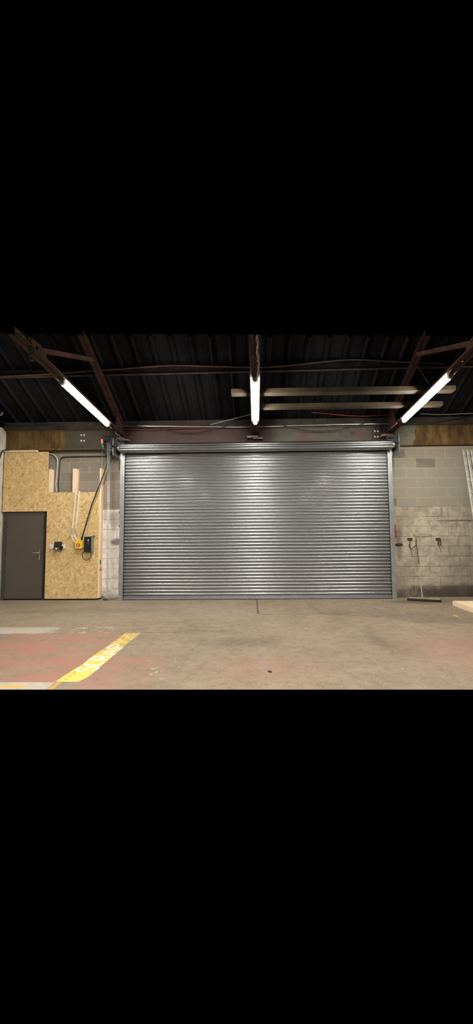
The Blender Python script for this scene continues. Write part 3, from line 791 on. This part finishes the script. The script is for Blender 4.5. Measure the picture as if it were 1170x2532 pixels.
# ================================================================== ELECTRICS ON THE BOARD
F = BY0
def on_board(px, py): return at(px, py, F)
def rect(px0, py0, px1, py1, Y=F):
    a, b = at(px0, py0, Y), at(px1, py1, Y); return a.x, b.x, b.z, a.z
x0, x1, z0, z1 = rect(125, 1346.5, 162.5, 1356.5)
so = empty('socket_outlet', ((x0 + x1) / 2, F, z0), 'white double wall socket on the large strand board', 'socket')
MB().box(x0, x1, F - .03, F - .001, z0, z1).build('faceplate', M['white_plastic'], so, .004, seg=2)
for px in (130, 157.5):
    c = on_board(px, 1351.5)
    MB().box(c.x - .012, c.x + .012, F - .034, F - .0301, c.z - .01, c.z + .012).build('rocker', M['white_plastic'], so, .002)
x0, x1, z0, z1 = rect(135, 1339.5, 151.5, 1359.5, F - .06)
rc = empty('charger_box', ((x0 + x1) / 2, F - .06, z0), 'black box with a pale label hung over the white socket', 'charger')
MB().hexa([Vector((x0, F - .115, z0)), Vector((x1, F - .115, z0)), Vector((x1 + .004, F - .09, z1)), Vector((x0 + .012, F - .09, z1))], [Vector((x0, F - .032, z0)), Vector((x1, F - .032, z0)), Vector((x1 + .004, F - .032, z1)), Vector((x0 + .012, F - .032, z1))]).build('case', M['black_plastic'], rc, .006, seg=2)
cxm = (x0 + x1) / 2
MB().box(cxm - .055, cxm + .055, F - .121, F - .110, z0 + .006, z0 + .048).build('panel_frame', M['grey_plastic'], rc, .004)
MB().box(cxm - .048, cxm + .048, F - .123, F - .1212, z0 + .012, z0 + .042).build('panel', M['black_plastic'], rc, .002)
MB().box(cxm - .020, cxm + .020, F - .125, F - .1232, z0 + .010, z0 + .044).build('display', M['screen'], rc, .002)
c = on_board(155.5, 1353)
MB().tube([c + Vector((0, -.031, 0)), c + Vector((0, -.065, 0)), c + Vector((0, -.075, 0))], [.028, .028, .020], 16).build('plug', M['black_plastic'], rc, smooth=True)
MB().tube(smooth_path([c + Vector((.01, -.055, -.02)), on_board(156, 1359) + Vector((0, -.05, 0)), on_board(151, 1363) + Vector((0, -.05, 0)), on_board(147, 1361) + Vector((0, -.06, 0)), on_board(146, 1358) + Vector((0, -.07, 0))]), .006, 8).build('lead', M['black_rubber'], rc, smooth=True)

x0, x1, z0, z1 = rect(187, 1336, 205.5, 1357.5, F - .04)
iso = empty('isolator_switch', ((x0 + x1) / 2, F, z0), 'yellow isolator switch with a red rotary knob', 'switch')
MB().box(x0, x1, F - .06, F - .001, z0, z1).build('base', M['yellow_plastic'], iso, .008, seg=2)
MB().box(x0 + .006, x1 - .006, F - .085, F - .0605, z0 + .006, z1 - .006).build('cover', M['yellow_plastic'], iso, .008, seg=2)
kc = Vector(((x0 + x1) / 2 - .002, F - .085, (z0 + z1) / 2 - .004))
kn = MB().tube([kc + Vector((0, .002, 0)), kc + Vector((0, -.014, 0)), kc + Vector((0, -.018, 0))], [.042, .040, .034], 24).build('knob', M['red_plastic'], iso, smooth=True)
MB().bar(kc + Vector((.012, -.024, .026)), kc + Vector((-.006, -.024, -.036)), .016, .018, (0, 1, 0)).build('pointer', M['white_plastic'], kn, .004)
MB().box(kc.x - .03, kc.x + .03, F - .0870, F - .0852, z1 - .034, z1 - .022).build('legend_strip', M['cable_tan'], iso)
for sx in (-1, 1):
    for sz in (-1, 1):
        p = Vector(((x0 + x1) / 2 + sx * (x1 - x0) * .42, F - .0855, (z0 + z1) / 2 + sz * (z1 - z0) * .43))
        MB().cyl(p, p + Vector((0, -.004, 0)), .006, 8).build('screw', M['dark_metal'], iso)
x0, x1, z0, z1 = rect(210.5, 1327, 227, 1365, F - .06)
bx = empty('control_box', ((x0 + x1) / 2, F, z0), 'tall black shutter control box with push buttons and grey side', 'control box')
MB().box(x0, x1, F - .11, F - .001, z0, z1).build('case', M['black_plastic'], bx, .006, seg=2)
MB().box(x1 + .001, x1 + .022, F - .10, F - .001, z0 - .002, z1 + .002).build('heat_sink', M['galv_dull'], bx, .003)
for py, mt, r in ((1336, 'white_plastic', .014), (1340.5, 'red_plastic', .014), (1345, 'grey_plastic', .007)):
    p = at(218.3, py, F - .11); p.y = F - .111
    MB().tube([p + Vector((0, .002, 0)), p + Vector((0, -.008, 0)), p + Vector((0, -.011, 0))], [r, r, r * .7], 14).build('button', M[mt], bx, smooth=True)
p = at(222.8, 1344, F - .11); p.y = F - .111
MB().cyl(p + Vector((0, .002, 0)), p + Vector((0, -.005, 0)), .006, 10).build('indicator', M['red_plastic'], bx)
MB().bar(at(224, 1327.5, F - .06), at(233.5, 1324.5, F - .05), .02, .016).build('hinge_arm', M['black_plastic'], bx, .003)
MB().tube(smooth_path([at(230, 1329, F - .05), at(233, 1328, F - .05), at(233.5, 1325, F - .05)]), .006, 6).build('hinge_strap', M['black_plastic'], bx, smooth=True)
MB().tube([at(215.8, 1327.5, F - .04), at(215.8, 1325, F - .04)], .011, 10).build('cable_gland', M['white_plastic'], bx)
MB().tube([at(225, 1365, F - .05), at(225, 1368, F - .05)], .013, 10).build('cable_gland', M['grey_plastic'], bx)
MB().tube([at(206, 1352.5, F - .04), at(211, 1351, F - .04)], .013, 10).build('linking_conduit', M['white_plastic'], bx)
x0b, x1b, z0b, z1b = rect(206.5, 1338, 209.2, 1350, F - .03)
MB().box(x0b, x1b, F - .05, F - .001, z0b, z1b).build('side_bracket', M['galv_dull'], bx, .002)
lp_ = [(225, 1367), (224.5, 1374), (221, 1381), (214, 1384.5), (207, 1382), (203.5, 1375), (205, 1366), (209, 1361), (211, 1359.5)]
MB().tube(smooth_path([at(a_, b_, F - .035) for a_, b_ in lp_]), .0065, 8).build('looped_lead', M['black_rubber'], smooth=True, label='thin black lead looping below the black control box', cat='cable')

def conduit(top, mid, low, end, lab):
    r0 = empty('surface_conduit', at(*low, F - .015), lab, 'conduit', 'white conduits above the isolator')
    MB().tube([at(*top, F - .012), at(*mid, F - .012)], .0105, 10).build('pipe', M['white_plastic'], r0, smooth=True)
    m0 = at(*mid, F - .014); m1 = at(mid[0] - 1.0, mid[1] + 13, F - .014)
    MB().tube([m0, m1], .015, 10).build('coupler', M['grey_plastic'], r0, smooth=True)
    MB().tube(smooth_path([m1, at(*low, F - .012), at(*end, F - .012)], 8), .0105, 10).build('lower_bend', M['white_plastic'], r0, smooth=True)
    return r0
c1 = conduit((188, 1214), (178.8, 1307), (177.5, 1327), (183.5, 1340), 'left of two thin white conduits running down to the isolator')
MB().tube([at(183.3, 1340, F - .014), at(183, 1353, F - .014)], .016, 10).build('end_coupler', M['grey_plastic'], c1, smooth=True)
c2 = conduit((196.3, 1214), (187, 1307), (184.6, 1326), (190.5, 1336), 'right of two thin white conduits running down to the isolator')

# conduits and cable on the bare block wall above
wc_ = [(121, 1122.5), (128, 1122.5), (136, 1127), (141, 1134), (142, 1142), (141, 1170), (138.5, 1195), (139.5, 1216)]
MB().tube(smooth_path([at(a_, b_, 8.165) for a_, b_ in wc_]), .012, 8).build('wall_cable', M['cable_white'], smooth=True, label='pale cable dropping down the grey blocks from the tall board', cat='cable')
wc2 = [(142, 1217), (141.5, 1195), (143.5, 1165), (145, 1145), (147, 1134), (154, 1128.5), (165, 1127.3), (200, 1126.6), (262, 1126)]
MB().tube(smooth_path([at(a_, b_, 8.165) for a_, b_ in wc2]), .012, 8).build('wall_conduit', M['cable_grey'], smooth=True, label='grey conduit bending along the top block course towards the motor', cat='conduit')
wc3 = [(144.8, 1217), (144.2, 1195), (146, 1165), (147.5, 1146), (149.5, 1136), (156, 1131), (166, 1129.8), (200, 1129.2), (264, 1128.6)]
MB().tube(smooth_path([at(a_, b_, 8.178) for a_, b_ in wc3]), .012, 8).build('wall_cable', M['black_rubber'], smooth=True, label='black cable running just below the grey wall conduit', cat='cable')

# coloured tape on the stud, above each other
for py0, py1, mt, nm in ((1385, 1394.5, 'green_plastic', 'green'), (1403, 1411.5, 'red_plastic', 'red')):
    a_, b_ = at(246.6, py0, 8.06), at(249, py1, 8.06)
    MB().box(a_.x, at(249.3, 1400, 8.07).x + .004, 8.0605, 8.0635, b_.z, a_.z).build('tape_mark', M[mt], label='small %s tape mark on the edge of the tall pine stud' % nm, cat='tape')

# ================================================================== RIGHT-HAND WALL ITEMS
lad = empty('extension_ladder', (5.0, 7.35, 0), 'aluminium extension ladder leaning on the block wall at the right edge', 'ladder')
lt = at(1147, 1112, 8.10); lb = at(1172, 1272, 7.69)
d = (lb - lt); foot_t = (lt.z - .02) / (lt.z - lb.z)
for kx in range(3):
    off = Vector((.062 * kx, -.045 * kx, .0))
    top = lt + off - d * (-.01 * kx); bot = lt + d * foot_t + off
    for sidex in (0, 1):
        sx = Vector((sidex * (.52 - .124 * kx), 0, 0))
        dn = (bot - top).normalized(); fw = Vector((1, 0, 0)).cross(dn).normalized()
        m = MB().bar(top + sx, bot + sx, .050, .04, fw)
        m.build('stile', M['alu'], lad, .004)
        MB().bar(top + sx - dn * .012, top + sx + dn * .03, .056, .044, fw).build('stile_cap', M['cable_tan'], lad, .003)
    nr = 12
    for r_ in range(nr):
        p = top + (bot - top) * ((r_ + .9) / (nr + .6))
        MB().cyl(p - Vector((.027, .018, 0)), p + Vector((.52 - .124 * kx + .02, 0, 0)), .013, 10).build('rung', M['alu'], lad, smooth=True)

bm_l, bm_r = at_z(1009, 1486, 0), at_z(1092, 1490, 0)
bd = (bm_r - bm_l).normalized(); bn = Vector((-bd.y, bd.x, 0))
br = empty('push_broom', (bm_l + bm_r) / 2, 'wide wooden push broom leaning against the right block wall', 'broom')
c0, c1_ = bm_l + bn * .05, bm_r + bn * .05
up = Vector((0, 0, 1))
MB().bar(c0 + up * .062 + bd * .02, c1_ + up * .062 - bd * .02, .085, .032, (0, 0, 1)).build('head', M['broom_wood'], br, .006)
m = MB()
nb = 60
for i in range(nb):
    for j in range(3):
        p = c0 + (c1_ - c0) * ((i + .5) / nb) + bn * (j - 1) * .026
        tip = p + bn * (j - 1) * .012 + bd * random.uniform(-.012, .012) + Vector((0, 0, .002))
        m.bar(p + up * .047, tip, .015, .022, bd)
m.build('bristles', M['bristle'], br, kind='stuff')
hb_ = (c0 + c1_) / 2 + up * .075 - bd * .03
ht_ = at(1029, 1332, 8.165)
hm = hb_ + (ht_ - hb_) * .55
MB().tube([hb_, hm], .0118, 10).build('handle', M['handle_pale'], br, smooth=True)
MB().tube([hm, ht_ - (ht_ - hm) * .02, ht_], [.0122, .0122, .009], 10).build('upper_handle', M['handle_dark'], br, smooth=True)
MB().bar(hb_ + up * -.02, hb_ + (ht_ - hb_) * .05, .036, .036).build('socket', M['broom_wood'], br, .006)
MB().tube([hb_ + (ht_ - hb_) * .03 + bd * .02, c0 + (c1_ - c0) * .66 + up * .078], .004, 6).build('brace_wire', M['rust_iron'], br, smooth=True)

WY = 8.196
def hook(lab, plate, rod, extra):
    h = empty('wall_hook', at(plate[0], plate[3], WY), lab, 'hook', 'rusty hooks on the right block wall')
    x0, x1, z0, z1 = rect(*plate, WY)
    MB().box(x0, x1, 8.186, WY - .001, z0, z1).build('back_plate', M['rust_iron'], h, .002)
    MB().tube(smooth_path([at(*p, 8.175) for p in rod]), .010, 8).build('rod', M['rust_iron'], h, smooth=True)
    for e, r_ in extra: MB().tube([at(*p, 8.165) for p in e], r_, 6).build('hook_arm', M['rust_iron'], h)
hook('rusty wall hook near the shutter, holding a loose rod by the broom', (1007.5, 1330, 1020, 1336.5), [(1014, 1333), (1014, 1342), (1013.5, 1350), (1015, 1356)], [([(1010, 1347), (1015, 1348.5)], .006), ([(1015.5, 1353), (1020.5, 1375)], .004)])
hook('rusty wall hook with a bent loop, right of the broom', (1077, 1330, 1089.5, 1336.5), [(1084, 1334), (1084, 1343), (1082.5, 1345)], [([(1086, 1334.5), (1090.5, 1335), (1090, 1348), (1087, 1348.5), (1083, 1345)], .008), ([(1085, 1347), (1092, 1366)], .004)])
MB().tube([at(1018, 1357, 8.12), at(1030, 1347.5, 8.15)], .009, 8).build('loose_rod', M['rust_iron'], smooth=True, label='short dark iron rod between the left wall hook and the broom handle', cat='rod')
# rounded flat bar fixed to the wall
a_, b_ = at(1022, 1323, WY), at(1068, 1323, WY); rr = .037
prof = []
for i in range(9):
    t = math.pi / 2 + math.pi * i / 8; prof.append((a_.x + rr + rr * math.cos(t), a_.z + rr * math.sin(t)))
for i in range(9):
    t = -math.pi / 2 + math.pi * i / 8; prof.append((b_.x - rr + rr * math.cos(t), a_.z + rr * math.sin(t)))
fb = empty('fixing_bar', (a_.x, WY, a_.z), 'flat round-ended bar painted over on the wall above the broom', 'wall bar')
n = len(prof)
MB().add([(p, 8.187, q) for p, q in prof] + [(p, WY + .006, q) for p, q in prof], [(i, (i + 1) % n, n + (i + 1) % n, n + i) for i in range(n)] + [tuple(range(n)), tuple(range(n, 2 * n))[::-1]]).build('bar_body', M['wall_paint_bar'], fb, .003)
for px in (1024.5, 1064.5):
    p = at(px, 1323, 8.187); MB().cyl(p, p + Vector((0, -.006, 0)), .009, 8).build('bolt', M['rust_iron'], fb)

# new timbers on the floor at the right
for i, (x0, y1, lab) in enumerate(((3.865, 7.18, 'leftmost of the pale pine timbers on the floor by the right wall'), (4.075, 7.17, 'second pale pine timber on the floor by the right wall'), (4.29, 7.16, 'third pale pine timber at the right edge of the picture'))):
    MB().box(x0, x0 + .205, 4.78, y1, .001, .096).build('pine_timber', M['pine_y'], bevel=.003, label=lab, cat='timber', group='pine timbers on the floor')

# ================================================================== ROOF CABLES, CHAIN
def cable(name, pts, Y, r, mt, lab, cat='cable'):
    P = [at(p[0], p[1], p[2] if len(p) > 2 else Y) for p in pts]
    MB().tube(smooth_path(P), r, 6).build(name, M[mt], smooth=True, label=lab, cat=cat)
cable('lamp_cable', [(637, 827, 4.36), (634, 840, 4.45), (638, 856, 4.6), (634.5, 872, 4.75), (639, 888, 4.92), (640, 900, 5.05), (637, 925, 5.3), (634, 942, 5.44)], 5, .008, 'cable_grey', 'loose pale cable trailing along the middle truss to its lamp')
cable('lamp_cable', [(635.5, 828, 4.36), (638.5, 846, 4.5), (635, 862, 4.66), (640, 878, 4.82), (638, 890, 4.93), (635, 894, 4.97)], 5, .006, 'cable_grey', 'short cable twisted round the middle lamp cable near the picture top')
cable('lamp_cable', [(262, 1052, 7.22), (267, 1053, 7.3), (273, 1056, 7.4), (276, 1060, 7.45)], 7.3, .007, 'cable_white', 'short white lead at the lower end of the left lamp')
cable('lamp_cable', [(285, 1067, 7.7), (288, 1073, 7.75), (293, 1076, 7.8), (297, 1080, 7.85), (293, 1085, 7.9)], 7.8, .007, 'cable_white', 'white lead bending down beside the left end plate')
cable('lamp_cable', [(968, 1059, 7.55), (975, 1052, 7.45), (982, 1046, 7.35)], 7.4, .006, 'cable_tan', 'short tan lead at the lower end of the right lamp')
cable('lamp_cable', [(1109, 925, 5.42), (1115, 916, 5.36), (1121, 909, 5.3), (1130, 900, 5.22), (1139, 895.5, 5.15), (1146, 893, 5.1)], 5.3, .006, 'cable_white', 'white lead curling over the upper end of the right lamp')
cable('truss_pipe', [(37, 827, 4.40), (60, 850, 4.55), (90, 878, 4.85), (120, 910, 5.15), (142, 933, 5.42)], 4.8, .012, 'cable_grey', 'grey conduit along the upper edge of the left truss', 'conduit')
cable('eaves_conduit', [(290, 1053.5, 8.0), (420, 1054, 8.0), (560, 1056, 8.0), (632, 1055.5, 8.0), (720, 1053, 8.0), (850, 1049.5, 8.0), (985, 1047.5, 8.0)], 8, .014, 'galv_dull', 'straight galvanised conduit along the top of the steel beam', 'conduit')
cable('eaves_cable', [(300, 1047, 7.98), (330, 1053, 7.98), (380, 1057, 7.98), (420, 1066, 7.98), (460, 1070.5, 7.98), (500, 1068, 7.98), (545, 1058, 7.98), (600, 1046, 7.98), (625, 1040, 8)], 8, .008, 'black_rubber', 'black cable sagging across the beam left of the middle lamp')
cable('eaves_cable', [(300, 1061.5, 8.0), (350, 1062.5, 8.0), (392, 1062, 8.0), (440, 1059, 8), (520, 1056, 8.0)], 8, .007, 'cable_red', 'thin red cable along the beam left of the middle lamp')
cable('eaves_cable', [(520, 1050, 7.97), (560, 1040, 7.95), (600, 1030, 7.95), (622, 1024, 7.95)], 8, .010, 'cable_grey', 'grey cable rising from the beam towards the middle lamp')
cable('eaves_cable', [(650, 1030, 7.97), (690, 1048, 7.97), (740, 1062, 7.97), (790, 1066, 7.97), (850, 1061, 7.97), (905, 1046, 7.97), (930, 1040, 8)], 8, .008, 'black_rubber', 'black cable sagging across the beam right of the middle lamp')
cable('eaves_cable', [(770, 1020, 7.98), (800, 1022, 7.98), (850, 1027, 7.98), (900, 1029, 7.98), (962, 1026, 7.98)], 8, .009, 'cable_red', 'red cable strung under the planks towards the right lamp')
cable('eaves_cable', [(1010, 1042, 7.97), (1060, 1045, 7.97), (1100, 1041, 7.97), (1140, 1033, 7.97), (1180, 1026, 7.97)], 8, .008, 'black_rubber', 'black cable along the wall plate at the far right')
cable('eaves_cable', [(1040, 1023, 7.98), (1090, 1025, 7.98), (1150, 1023, 7.98), (1185, 1022, 7.98)], 8, .010, 'cable_grey', 'pale grey cable lying on the wall plate at the far right')
cable('corner_cable', [(-8, 1036, 7.9), (6, 1044, 7.92), (25, 1049, 7.95), (50, 1053, 7.98), (90, 1052, 8.0), (140, 1049, 8.0)], 8, .016, 'black_rubber', 'thick black cable along the wall plate at the far left')
cable('corner_cable', [(22, 1113, 7.98), (12, 1112.5, 7.97), (5, 1117, 7.95), (1, 1128, 7.95), (-2, 1142, 7.95)], 8, .013, 'black_rubber', 'black cable curling round the left wall corner above the board')
cable('corner_loop', [(-5, 1006, 7.9), (1, 1010, 7.9), (5, 1017, 7.9), (5, 1023, 7.9), (0, 1027, 7.9), (-6, 1028, 7.9)], 7.9, .014, 'cable_tan', 'pale loop of cable hanging at the far left edge under the roof')

hc = empty('lifting_chain', (-3.06, 4.75, 3.9), 'short rusty chain wrapped over the left truss near the picture top', 'chain')
def chain_run(pts, name):
    m = MB()
    for i in range(len(pts) - 1):
        a0, b0 = pts[i], pts[i + 1]; c = (a0 + b0) / 2; d_ = (b0 - a0).normalized()
        s_ = Vector((1, 0, 0)) if i % 2 else Vector((0, 1, 0)); s_ = (s_ - d_ * s_.dot(d_)).normalized()
        L_ = (b0 - a0).length * 1.35
        ring = [c + s_ * .016 * math.cos(2 * math.pi * q / 10) + d_ * L_ * .5 * math.sin(2 * math.pi * q / 10) for q in range(10)]
        m.tube(ring + ring[:2], .0055, 6, caps=False)
    m.build(name, M['rust_pipe'], hc, smooth=True, kind='stuff')
chain_run([at(px, py, 4.60) for px, py in ((67, 831), (66, 837), (66.5, 843), (69, 849), (71, 855), (73, 861), (74, 867), (75, 873), (74, 879), (73, 885), (74, 890))], 'chain_fall')
chain_run([at(px, py, 4.58) for px, py in ((72, 833), (76, 838), (75, 844), (78, 850), (80, 856), (81, 862), (82, 868), (81, 874), (82, 880), (81, 887), (79, 893))], 'chain_fall')
chain_run([at(px, py, 4.56) for px, py in ((72, 886), (75, 889), (78, 892), (82, 891))], 'chain_bight')

# ================================================================== FLOOR MARKING AND LITTER
mk = empty('floor_marking', (-1.81, 4.4, 0), 'worn yellow painted floor strip hand-lettered SCRAP in white', 'floor marking')
rnd = random.Random(3)
L_, R_ = [], []
nseg = 44
y_a, y_b = 3.545, 5.30
for i in range(nseg + 1):
    u = i / nseg; Y = y_a + (y_b - y_a) * u
    l = -1.965 + (.05 if .18 < u < .36 else 0.0) * (1 - abs(u - .27) / .09) * .5 + (.05 * u) + rnd.uniform(-.006, .006)
    r = -1.70 - .005 * u + rnd.uniform(-.003, .003)
    if u < .09: r -= .05 * (1 - u / .09) ** 2
    L_.append(Vector((l, Y, 0))); R_.append(Vector((r, Y, 0)))
m = MB()
rows = [[Vector((a.x, a.y, .0012)), Vector((b.x, b.y, .0012))] for a, b in zip(L_, R_)]
m.sheet(rows)
m.sheet([[Vector((a.x, a.y, .0003)), Vector((a.x, a.y, .0012))] for a in L_]); m.sheet([[Vector((a.x, a.y, .0012)), Vector((a.x, a.y, .0003))] for a in R_])
m.build('painted_band', M['yellow_paint'], mk)
def arc_pts(cu, cv, ru, rv, a0, a1, n=10):
    return [(cu + ru * math.cos(math.radians(a0 + (a1 - a0) * i / n)), cv + rv * math.sin(math.radians(a0 + (a1 - a0) * i / n))) for i in range(n + 1)]
GL = {   # strokes in letter space: u along the word 0..1, v up the letter 0..1
    'S': [arc_pts(.5, .76, .40, .22, 30, 270) + arc_pts(.5, .27, .42, .27, 90, -150)],
    'C': [arc_pts(.6, .5, .55, .5, 60, 300, 14)],
    'R': [[(.1, 0), (.1, 1)], [(.1, 1)] + arc_pts(.5, .75, .42, .25, 90, -90) + [(.1, .5)], [(.35, .5), (.95, 0)]],
    'A': [[(0, 0), (.5, 1)], [(.5, 1), (1, 0)], [(.2, .36), (.82, .36)]],
    'P': [[(.1, 0), (.1, 1)], [(.1, 1)] + arc_pts(.5, .74, .45, .26, 90, -90) + [(.1, .48)]],
}
for ch, y0, wd, v0, hv in (('S', 3.80, .15, .02, .215), ('C', 3.97, .14, .035, .20), ('R', 4.14, .16, .03, .19), ('A', 4.33, .21, .015, .19), ('P', 4.56, .20, .012, .20)):
    m = MB()
    for j, st in enumerate(GL[ch]):
        m.ribbon([(-1.684 - (v0 + hv * v), y0 + wd * u) for u, v in st], .026, .0013, .0022 + j * .0002)
    m.build('letter', M['white_paint'], mk)

def lump(pts, r, name, mt, lab, cat):
    rn = random.Random(len(name) + int(r * 9999)); m = MB()
    for p in pts:
        ring = []
        for j, (zz, rr_) in enumerate(((.001, .8), (r * .5, 1.0), (r * 1.0, .75))):
            for q in range(7):
                a = 2 * math.pi * q / 7; k_ = rr_ * rn.uniform(.75, 1.15)
                ring.append((p.x + r * k_ * math.cos(a), p.y + r * k_ * math.sin(a), zz))
        fs = [(j * 7 + q, j * 7 + (q + 1) % 7, (j + 1) * 7 + (q + 1) % 7, (j + 1) * 7 + q) for j in range(2) for q in range(7)] + [tuple(range(7))[::-1], tuple(range(14, 21))]
        m.add(ring, fs)
    m.build(name, M[mt], label=lab, cat=cat)
lump([at_z(664.5, 1661, 0), at_z(667.5, 1662, 0), at_z(670, 1662.5, 0)], .012, 'rubber_scrap', 'black_rubber', 'small black scrap lying on the open floor near the front', 'debris')
lump([at_z(257, 1484, 0), at_z(261, 1484.5, 0), at_z(264, 1484, 0)], .022, 'rubber_scrap', 'black_rubber', 'small black scrap on the floor below the hand chain', 'debris')
q = [at_z(1122, 1521.5, 0), at_z(1133, 1523.5, 0), at_z(1132, 1525, 0), at_z(1121, 1522.8, 0)]
MB().hexa([v + Vector((0, 0, .001)) for v in q], [v + Vector((0, 0, .004)) for v in q]).build('paper_scrap', M['yellow_plastic'], label='little yellow scrap on the floor near the pine timbers', cat='debris')
